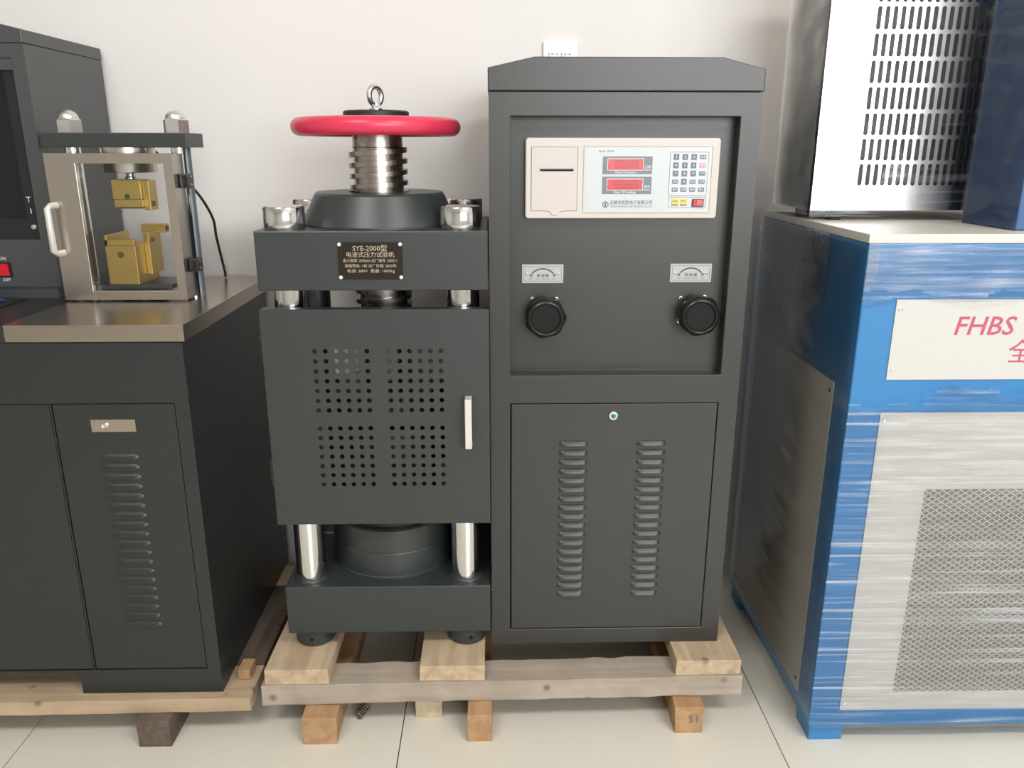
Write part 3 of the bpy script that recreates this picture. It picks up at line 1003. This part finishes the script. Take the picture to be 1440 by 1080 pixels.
lp_ = MB().box(-.7722, -.6880, BYF - .0012, BYF + .002, .6873, .7122).build('lock_plate', 'brushed_x', bd, label='brushed lock plate with round key barrel')
MB().lathe([(.0072, 0), (.0072, -.002), (.0055, -.004), (.0035, -.004), (.0035, -.002), (0, -.002)], (-.7465, BYF - .0012, .7000), 'Y', 20).build('key_barrel', 'chrome', lp_, smooth=40)
MB().box(-.7712, -.7620, BYF - .0020, BYF - .001, .690, .7095).build('plate_fold', 'brushed_x', lp_)
MB().box(BX0_, -.9075, BYF, BYB, .862, .8945).build('desk_top', 'bench_paint', bn, bevel=.0015)
mat_ = MB().box(-1.70, -1.0125, 1.50, 1.742, .8945, .8972).build('desk_mat', 'black_rubber', None, bevel=.0006)
tag(mat_, 'thin black mat on the desk in front of the screen console', 'mat')

wt = root('steel_worktop', (-.741, 1.757, .8645), 'brushed stainless worktop with folded front edge on the bench cabinet', 'worktop')
MB().box(-.9055, -.5765, BYF - .001, 2.05, .8945, .8962).build('top_sheet', 'brushed_x', wt, bevel=.0006)
MB().box(-.9055, -.5765, BYF - .001, BYF + .001, .8645, .8945).build('front_fold', 'brushed_x', wt, bevel=.0005)
MB().box(-.5785, -.5765, BYF + .001, 2.05, .8645, .8945).build('side_fold', 'brushed_x', wt)
MB().box(-.9055, -.5785, BYF + .001, 2.05, .863, .8945).build('core', 'bench_paint', wt)

# screen console
TX1, TY0, TY1 = -.9410, 1.750, 2.085
tw = root('screen_console', (-1.25, 1.92, .8945), 'dark grey console tower with recessed black screen and red rocker switch', 'console')
mb = MB()
mb.sheet([-1.56, -1.53, -.9690, TX1], [.920, 1.0215, 1.3836, 1.4105], [(1, 1)], TY0, TY0 + .022)
mb.weld()
mb.build('front_frame', 'console_paint', tw, bevel=.001)
MB().box(-1.56, TX1, TY0 + .022, TY1, .920, 1.4105).build('body', 'console_paint', tw)
MB().box(-1.55, TX1 - .01, TY0 + .006, TY1 - .01, .8945, .920).build('plinth', 'console_paint', tw)
MB().prism([(-1.565, 1.4115), (TX1 - .0005 + .002, 1.4115), (TX1 + .0015, 1.4370), (-1.03, 1.4585), (-1.47, 1.4585), (-1.565, 1.4370)], TY0 - .002, TY1 + .001).build('hood', 'console_paint', tw, bevel=.0015)
bz = MB().sheet([-1.53, -1.50, -.995, -.9690], [1.0215, 1.065, 1.3600, 1.3836], [(1, 1)], TY0 + .010, TY0 + .0215).weld().build('screen_bezel', 'bezel_black', tw)
MB().box(-1.50, -.995, TY0 + .018, TY0 + .0215, 1.065, 1.360).build('screen_glass', 'screen_black', bz)
MB().box(-1.53, -.9690, TY0 + .004, TY0 + .0095, 1.3610, 1.3836).build('screen_header', 'console_paint', tw)
MB().lathe([(.0052, 0), (.0052, -.003), (.004, -.004), (0, -.004)], (-.9830, TY0 + .010, 1.047), 'Y', 20).build('screen_button', 'aluminium', bz, smooth=40)
text('screen_mark', 'T', .016, -.9855, TY0 + .0095, 1.1040, 'print_white', bz)
text('screen_mark', 'I', .016, -.9840, TY0 + .0095, 1.0800, 'print_white', bz)
rs = MB().box(-1.0760, -1.0400, TY0 - .004, TY0 + .001, .9425, .9735).build('rocker_switch', 'black_plastic', tw, bevel=.001, label='red rocker switch')
MB().hexa([(-1.0740, TY0 - .004, .9450), (-1.0440, TY0 - .004, .9450), (-1.0440, TY0 - .002, .9450), (-1.0740, TY0 - .002, .9450), (-1.0740, TY0 - .010, .9710), (-1.0440, TY0 - .010, .9710), (-1.0440, TY0 - .002, .9710), (-1.0740, TY0 - .002, .9710)]).build('rocker', 'switch_red', rs)
text('switch_mark', 'ON', .0095, -1.0565, TY0 - .0004, .9812, 'print_white', tw)
text('switch_mark', 'OFF', .0095, -1.0545, TY0 - .0004, .9355, 'print_white', tw)
# crumpled packet
bgr = root('plastic_packet', (-1.10, 1.69, .8972), 'crumpled blue plastic packet on the black desk mat', 'packet')


def crumple(cx, cy, z0, sx, sy, sz, seed, n=18, mseg=10):
    mb = MB()
    rings = []
    for k in range(mseg + 1):
        ph = math.pi / 2 * k / mseg
        ring = []
        for i in range(n):
            t = 2 * math.pi * i / n
            d = 1 + .28 * mnoise.noise(Vector((math.cos(t) * 1.7 + seed, math.sin(t) * 1.7, ph * 2.2)))
            ring.append(mb.bm.verts.new((cx + sx * d * math.cos(t) * math.cos(ph), cy + sy * d * math.sin(t) * math.cos(ph), z0 + max(0, sz * d * math.sin(ph)))))
        rings.append(ring)
    for a, b in zip(rings, rings[1:]):
        for i in range(n):
            mb.bm.faces.new([a[i], a[(i + 1) % n], b[(i + 1) % n], b[i]])
    mb.bm.faces.new(rings[0][::-1])
    mb.bm.faces.new(rings[-1])
    return mb


crumple(-1.115, 1.690, .8974, .085, .038, .014, 3.1).build('packet_film', 'bag_blue', bgr)
crumple(-1.115, 1.700, .9085, .045, .022, .016, 8.3).build('cyan_sachet', 'bag_cyan', bgr, smooth=50)

# ------------------------------------------------------------------ small mortar press on the worktop
mp_ = root('mortar_press', (-.78, 1.77, .8962), 'small two-column mortar press with brass jigs behind a stainless framed door', 'press')
MX = (-.8815, -.6610)
MYC = 1.768
MB().box(-.9210, -.6250, 1.720, 1.816, 1.2105, 1.2395).build('crosshead', 'press_paint', mp_, bevel=.0015)
for x in MX:
    MB().lathe([(.0155, .8962), (.0155, 1.2105)], (x, MYC, 0), seg=40).build('column', 'chrome', mp_, smooth=40)
    mb = MB()
    mb.lathe([(.0262, 1.2395), (.0262, 1.2650), (.0225, 1.2680)], (x, MYC, 0), seg=6)
    mb.lathe([(.0200, 1.2665)] + [(.0200 * math.cos(a), 1.2680 + .0175 * math.sin(a)) for a in [math.pi / 2 * k / 8 for k in range(9)]], (x, MYC, 0), seg=32)
    mb.build('acorn_nut', 'zinc', mp_, smooth=25)
# framed door
fx0, fx1, fz0, fz1, fy = -.9090, -.6515, .9000, 1.1995, 1.700
ox0, ox1, oz0, oz1 = -.8475, -.6712, .9195, 1.1795
dfr = MB().sheet([fx0, ox0, ox1, fx1], [fz0, oz0, oz1, fz1], [(1, 1)], fy, fy + .012).weld().build('door_frame', 'brushed_z', mp_, bevel=.0012)
MB().box(fx1 - .002, fx1, fy + .012, fy + .060, fz0, fz1).build('door_side', 'brushed_z', dfr)
MB().box(fx0, fx0 + .002, fy + .012, fy + .060, fz0, fz1).build('door_side', 'brushed_z', dfr)
MB().box(ox0 - .004, ox1 + .004, fy + .0125, fy + .0155, oz0 - .004, oz1 + .004).build('door_pane', 'acrylic', dfr)
mb = MB()
hx0 = -.9085
hpts = [(hx0 + .012, fy - .0005, 1.0965), (hx0 + .008, fy - .018, 1.0965), (hx0 + .004, fy - .024, 1.0915), (hx0 + .004, fy - .024, 1.005), (hx0 + .008, fy - .018, 1.000), (hx0 + .012, fy - .0005, 1.000)]
mb.tube(hpts, .0066, 12)
mb.build('door_handle', 'handle_white', dfr, smooth=60, label='pale bow handle')
MB().lathe([(.0095, .8962), (.0095, 1.2105)], (-.6480, 1.772, 0), seg=24).build('hinge_rod', 'rod_blue_grey', mp_, smooth=40)
for z in (.9555, 1.1300):
    hg = MB().box(-.6510, -.6310, 1.722, 1.752, z, z + .028).build('hinge', 'black_plastic', mp_, bevel=.002)
    for dz in (.006, .022):
        MB().lathe([(.0028, 0), (.002, .0012), (0, .0015)], (-.6310, 1.737, z + dz), 'X', 12).build('hinge_screw', 'bright_screw', hg, smooth=60)
# pressing parts
JXC = -.768
MB().lathe([(.053, 1.1605), (.054, 1.163), (.054, 1.2105)], (JXC, MYC, 0), seg=48).build('upper_piston', 'brushed_z', mp_, smooth=40)
MB().lathe([(.012, 1.147), (.012, 1.150), (.0085, 1.152), (.0085, 1.157), (.013, 1.1605)], (JXC, MYC, 0), seg=24).build('piston_neck', 'chrome', mp_, smooth=40)
uj = MB().box(-.8000, -.7400, 1.742, 1.795, 1.1055, 1.1460).build('upper_jig', 'brass', mp_, bevel=.001)
MB().box(-.7955, -.7360, 1.736, 1.795, 1.0900, 1.1055).build('jig_jaw', 'brass', uj, bevel=.001)
MB().box(-.7400, -.7260, 1.750, 1.790, 1.0830, 1.1440).build('jig_cheek', 'brass', uj, bevel=.001)
MB().box(-.7955, -.7420, 1.738, 1.793, 1.0870, 1.0900).build('jig_plate', 'brass_dark', uj)
MB().cyl((-.7690, 1.742, 1.1120), .0050, -.003, 0, 'Y', 16).build('jig_screw', 'dark_steel', uj)
MB().cyl((-.7260, 1.765, 1.0960), .0060, 0, .003, 'X', 16).build('jig_screw', 'brass_dark', uj)
MB().lathe([(.046, .8962), (.046, .9170), (.044, .9190)], (JXC, MYC, 0), seg=48).build('lower_platen', 'dark_steel', mp_, smooth=40)
MB().box(-.850, -.690, 1.720, 1.835, .9190, .9290).build('lower_table', 'dark_steel', mp_, bevel=.001)
lj = MB().box(-.8215, -.7585, 1.722, 1.832, .9290, 1.0110).build('lower_jig', 'brass', mp_, bevel=.001)
MB().box(-.8215, -.7600, 1.722, 1.742, 1.0110, 1.0240).build('jig_jaw', 'brass', lj, bevel=.0008)
MB().box(-.8215, -.8150, 1.722, 1.832, 1.0110, 1.0335).build('jig_cheek', 'brass', lj, bevel=.0008)
MB().box(-.7585, -.7470, 1.768, 1.832, .9450, 1.0340).build('jig_cheek', 'brass', lj, bevel=.0008)
MB().box(-.7800, -.7280, 1.812, 1.838, 1.0300, 1.0480).build('jig_bar', 'brass', lj, bevel=.0008)
MB().cyl((-.7905, 1.722, .9920), .0065, -.002, .0005, 'Y', 18).build('jig_screw', 'brass_dark', lj)
MB().cyl((-.7470, 1.785, 1.0180), .0050, 0, .003, 'X', 16).build('jig_screw', 'brass_dark', lj)
MB().cyl((-.7280, 1.825, 1.0390), .0050, 0, .003, 'X', 16).build('jig_screw', 'dark_steel', lj)
MB().tube(smooth_path([(-.745, 1.845, 1.205), (-.722, 1.86, 1.178), (-.700, 1.88, 1.146), (-.672, 1.90, 1.10), (-.660, 1.93, 1.05), (-.667, 1.96, 1.008), (-.672, 1.995, .955), (-.675, 2.02, .915), (-.676, 2.025, .8985)]), .0032, 8).build('signal_cable', 'black_rubber', mp_, smooth=60, label='thin black cable running down behind the press')

# ------------------------------------------------------------------ wrapped blue unit
UX0, UX1, UY0, UY1 = .6610, 1.3000, 1.4075, 1.9850
bu = root('blue_wrapped_unit', (.98, 1.70, 0), 'blue steel unit with cream panels and grille, wrapped in stretch film', 'machine')
for x0 in (UX0 + .004, UX1 - .075):
    for y0 in (UY0 + .002, UY1 - .075):
        MB().box(x0, x0 + .071, y0, y0 + .071, 0, .0355).build('foot', 'blue_paint', bu, bevel=.001)
MB().box(UX0, UX1, UY0, UY1, .0355, 1.0500).build('body', 'blue_paint', bu, bevel=.003)
MB().box(UX0 - .0015, UX1 + .0015, UY0 - .0015, UY1, 1.0500, 1.0665).build('top_slab', 'top_cream', bu, bevel=.0015)


def panel_screws(parent, pts, y):
    for x, z in pts:
        MB().lathe([(.0042, 0), (.0036, -.002), (0, -.0026)], (x, y, z), 'Y', 16).build('panel_screw', 'bright_screw', parent, smooth=50)


pf = UY0 - .0025
tp = MB().box(.7236, 1.2374, pf, UY0 + .001, .8005, .9505).build('title_panel', 'panel_cream', bu)
panel_screws(tp, ((.7315, .9330), (.7335, .8180), (1.2290, .9330), (1.2290, .8180)), pf)
text('title_lettering', 'FHBS', .0485, .8330, pf - .0004, .9000, 'print_red', tp, align='LEFT', shear=.18, width=.1120, bold=.0004)
text('title_lettering', '型', .044, .9640, pf - .0004, .9000, 'print_grey', tp, align='LEFT')
text('title_lettering', '全自动控制仪', .048, .9420, pf - .0004, .8500, 'print_red', tp, align='LEFT')
lpn = MB().sheet([.7220, .8290, 1.1400, 1.2390], [.0765, .1215, .5795, .7363], [(1, 1)], pf, UY0 + .001).weld().build('grille_panel', 'panel_cream', bu)
panel_screws(lpn, ((.7310, .7210), (.7310, .0920), (1.2300, .7210), (1.2300, .0920)), pf)
MB().box(.8290, 1.1400, UY0 - .0004, UY0 + .0004, .1215, .5795).build('grille_backing', 'fin_grey', lpn)
# expanded metal: two families of slanting strands
mb = MB()
gx0, gx1, gz0, gz1 = .8290, 1.1400, .1215, .5795
wx, hz, th = .0178, .0120, .0011
sl = hz / wx
gy = pf + .0002
for s in (1, -1):
    k = -60
    while k < 120:
        c = gz0 + k * hz
        k += 1
        # z = c + s*sl*(x-gx0)
        xs = [gx0, gx1]
        a = (gz0 - c) / (s * sl) + gx0
        b = (gz1 - c) / (s * sl) + gx0
        xa, xb_ = max(gx0, min(a, b)), min(gx1, max(a, b))
        if xb_ - xa < .002:
            continue
        za, zb_ = c + s * sl * (xa - gx0), c + s * sl * (xb_ - gx0)
        mb.hexa([(xa, gy, za - th), (xb_, gy, zb_ - th), (xb_, gy + .0012, zb_ - th), (xa, gy + .0012, za - th), (xa, gy, za + th), (xb_, gy, zb_ + th), (xb_, gy + .0012, zb_ + th), (xa, gy + .0012, za + th)])
gm = mb.build('expanded_metal', 'mesh_grey', lpn)
gm['kind'] = 'stuff'
gm['label'] = 'diamond expanded metal grille'
sp = MB().box(UX0 - .0025, UX0 + .001, 1.4780, 1.93, .0705, .7760).build('side_panel', 'panel_side', bu)
for y, z in ((1.490, .755), (1.490, .095)):
    MB().lathe([(.0042, 0), (.0036, -.002), (0, -.0026)], (UX0 - .0025, y, z), 'X', 16).build('panel_screw', 'dark_steel', sp, smooth=50)


def wavy(name, mat, parent, org, u, v, nrm, nu, nv, amp, fu, fv, seed, keep=None):
    """film sheet: org + a*u + b*v pushed out by ripples that run along u"""
    mb = MB()
    org, u, v, nrm = Vector(org), Vector(u), Vector(v), Vector(nrm)
    g = []
    for i in range(nu + 1):
        row = []
        for k in range(nv + 1):
            a, b = i / nu, k / nv
            h = amp * (.6 + mnoise.noise(Vector((a * fu + seed, b * fv, seed))) + .5 * mnoise.noise(Vector((a * fu * 2.3, b * fv * 2.1 + seed, 4.2))))
            row.append(mb.bm.verts.new(org + u * a + v * b + nrm * max(0.0003, h)))
        g.append(row)
    for i in range(nu):
        for k in range(nv):
            if keep and not keep((i + .5) / nu, (k + .5) / nv):
                continue
            mb.bm.faces.new([g[i][k], g[i + 1][k], g[i + 1][k + 1], g[i][k + 1]])
    return mb.build(name, mat, parent, smooth=60, normals=False)


fo = UY0 - .0062


def front_hole(a, b):
    x, z = UX0 + a * (UX1 - UX0), .036 + b * (1.052 - .036)
    return not (((x - 1.045) / .020) ** 2 + ((z - .752) / .012) ** 2 < 1) and not (.782 + .009 * math.sin(x * 31) + .007 * math.sin(x * 83) < z < .948 + .008 * math.sin(x * 27)) and not (x < .80 and .752 + .006 * math.sin(x * 60) < z < .9)


wavy('stretch_film', 'film_front', bu, (UX0 - .004, fo, .036), (UX1 - UX0 + .008, 0, 0), (0, 0, 1.016), (0, -1, 0), 60, 260, .0022, 5, 70, 1.7, front_hole)
wavy('stretch_film', 'film_side', bu, (UX0 - .0058, UY1, .06), (0, -(UY1 - UY0) - .008, 0), (0, 0, .99), (-1, 0, 0), 40, 140, .0010, 4, 30, 5.1)
# the wrap is doubled along the top edge
wavy('stretch_film', 'film_double', bu, (UX0 - .004, UY0 - .0092, .952), (UX1 - UX0 + .008, 0, 0), (0, 0, .100), (0, -1, 0), 60, 60, .0022, 5, 9, 6.4, lambda a, b: b > .10 + .07 * math.sin(a * 17) + .04 * math.sin(a * 53))
# bubble wrap corner guard under the film
wavy('bubble_wrap', 'bubble_wrap', bu, (UX0 - .001, UY0 - .0035, .955), (.020, 0, 0), (0, 0, .097), (0, -1, 0), 8, 40, .0016, 20, 60, 2.2, lambda a, b: b > .12 + .55 * max(0, a - .35) ** 1.2 and (a < .9 or b > .4))
wavy('bubble_wrap', 'bubble_wrap', bu, (UX0 - .0036, UY1, .82), (0, -.42, 0), (0, 0, .232), (-1, 0, 0), 40, 30, .0022, 30, 30, 9.2, lambda a, b: b > abs(a - .62) * 1.25 - .02)

# slotted stainless box standing on the blue unit
SX0, SX1, SY0, SY1, SZ0, SZ1 = .6610, 1.2600, 1.6925, 1.925, 1.0861, 1.62
bx = root('slotted_steel_box', (.96, 1.81, 1.0665), 'shiny stainless box with rows of vent slots standing on the blue unit', 'machine')
mb = MB()
pw, ph, nx, nz = .01595, .0497, 30, 9
px0, pz0 = .7500, 1.1335
xs = [SX0, px0, px0 + nx * pw, SX1]
zs = [SZ0, pz0, pz0 + nz * ph, SZ1]
for i in range(3):
    for k in range(3):
        if i == 1 and k == 1:
            mb.punched(xs[1], zs[1], pw, ph, nx, nz, .0094, .0432, SY0, 16, .0015)
        else:
            mb.box(xs[i], xs[i + 1], SY0, SY0 + .0015, zs[k], zs[k + 1])
sf = mb.build('slotted_front', 'box_steel', bx, normals=False)
MB().box(SX0, SX0 + .0015, SY0 + .0015, SY1, SZ0, SZ1).build('side_plate', 'box_steel', bx)
MB().box(SX1 - .0015, SX1, SY0 + .0015, SY1, SZ0, SZ1).build('side_plate', 'box_steel', bx)
MB().box(SX0 + .0015, SX1 - .0015, SY1 - .0015, SY1, SZ0, SZ1).build('back_plate', 'box_steel', bx)
MB().box(SX0 + .0015, SX1 - .0015, SY0 + .0015, SY1 - .0015, SZ0, SZ0 + .0015).build('bottom_plate', 'box_steel', bx)
MB().box(SX0 + .0015, SX1 - .0015, SY0 + .0015, SY1 - .0015, SZ1 - .0015, SZ1).build('top_plate', 'box_steel', bx)
MB().box(SX0 + .03, SX1 - .03, SY0 + .05, SY1 - .03, SZ0 + .01, SZ1 - .03).build('inner_core', 'fin_grey', bx)
for x in (SX0 + .055, SX1 - .09):
    for y in (SY0 + .012, SY1 - .045):
        MB().lathe([(.014, 1.0665), (.016, 1.070), (.016, 1.084), (.013, 1.0861)], (x, y, 0), seg=20).build('foot', 'black_rubber', bx, smooth=40)
MB().lathe([(.0042, 0), (.0036, -.002), (0, -.0026)], (.7005, SY0, 1.1320), 'Y', 16).build('panel_screw', 'bright_screw', sf, smooth=50)
wavy('stretch_film', 'film_box', bx, (SX0 - .003, SY0 - .004, SZ0 - .012), (SX1 - SX0, 0, 0), (0, 0, SZ1 - SZ0), (0, -1, 0), 50, 120, .003, 4, 34, 3.3, lambda a, b: a > .16 + .5 * b or b < .1 + .12 * math.sin(a * 25) * .3)
wavy('stretch_film', 'film_side', bx, (SX0 - .003, SY1, SZ0 - .010), (0, -(SY1 - SY0), 0), (0, 0, SZ1 - SZ0), (-1, 0, 0), 24, 60, .003, 4, 14, 6.3)

# blue control box standing in front of the steel box
cb = root('blue_control_box', (1.08, 1.55, 1.0665), 'plain blue steel box standing in front of the slotted stainless box', 'box')
MB().box(.9530, 1.22, 1.4620, 1.6400, 1.0668, 1.62).build('housing', 'blue_box_paint', cb, bevel=.003)
MB().box(.968, 1.205, 1.4600, 1.4622, 1.085, 1.60).build('front_plate', 'panel_cream', cb, bevel=.001)
wavy('stretch_film', 'film_side', cb, (.9500, 1.640, 1.068), (0, -.182, 0), (0, 0, .55), (-1, 0, 0), 20, 60, .002, 3, 12, 2.9)

# ------------------------------------------------------------------ small things
so = root('socket_plate', (.1650, 2.0985, 1.4165), 'white wall socket plate half hidden behind the control cabinet', 'socket')
MB().box(.1215, .2085, 2.090, 2.0999, 1.373, 1.4590).build('faceplate', 'socket_white', so, bevel=.003)
for x0, x1 in ((.1365, .1655), (.1675, .1965)):
    rk = MB().box(x0, x1, 2.0875, 2.0905, 1.386, 1.4335).build('socket_insert', 'socket_white', so, bevel=.001)
    MB().box(x0 - .0008, x0, 2.0885, 2.0905, 1.386, 1.4335).build('insert_gap', 'print_grey', rk)
    for dx in (.008, .019):
        MB().box(x0 + dx - .003, x0 + dx + .003, 2.0870, 2.0876, 1.4285, 1.4300).build('socket_slot', 'print_dark', rk)
mb = MB()
n = 90
a0, b0 = Vector((-.3050, 1.4900, .0105)), Vector((-.2890, 1.5300, .0105))
ax = (b0 - a0)
d = ax.normalized()
u = Vector((0, 0, 1))
w = d.cross(u)
mb.tube([a0 + ax * (i / n) + .0085 * (math.cos(i * 2 * math.pi / 15) * u + math.sin(i * 2 * math.pi / 15) * w) for i in range(n + 1)], .0019, 7)
cs = mb.build('coil_spring', 'rust_steel', None, smooth=60)
tag(cs, 'small rusty steel coil spring lying on the floor under the pallet board', 'spring')
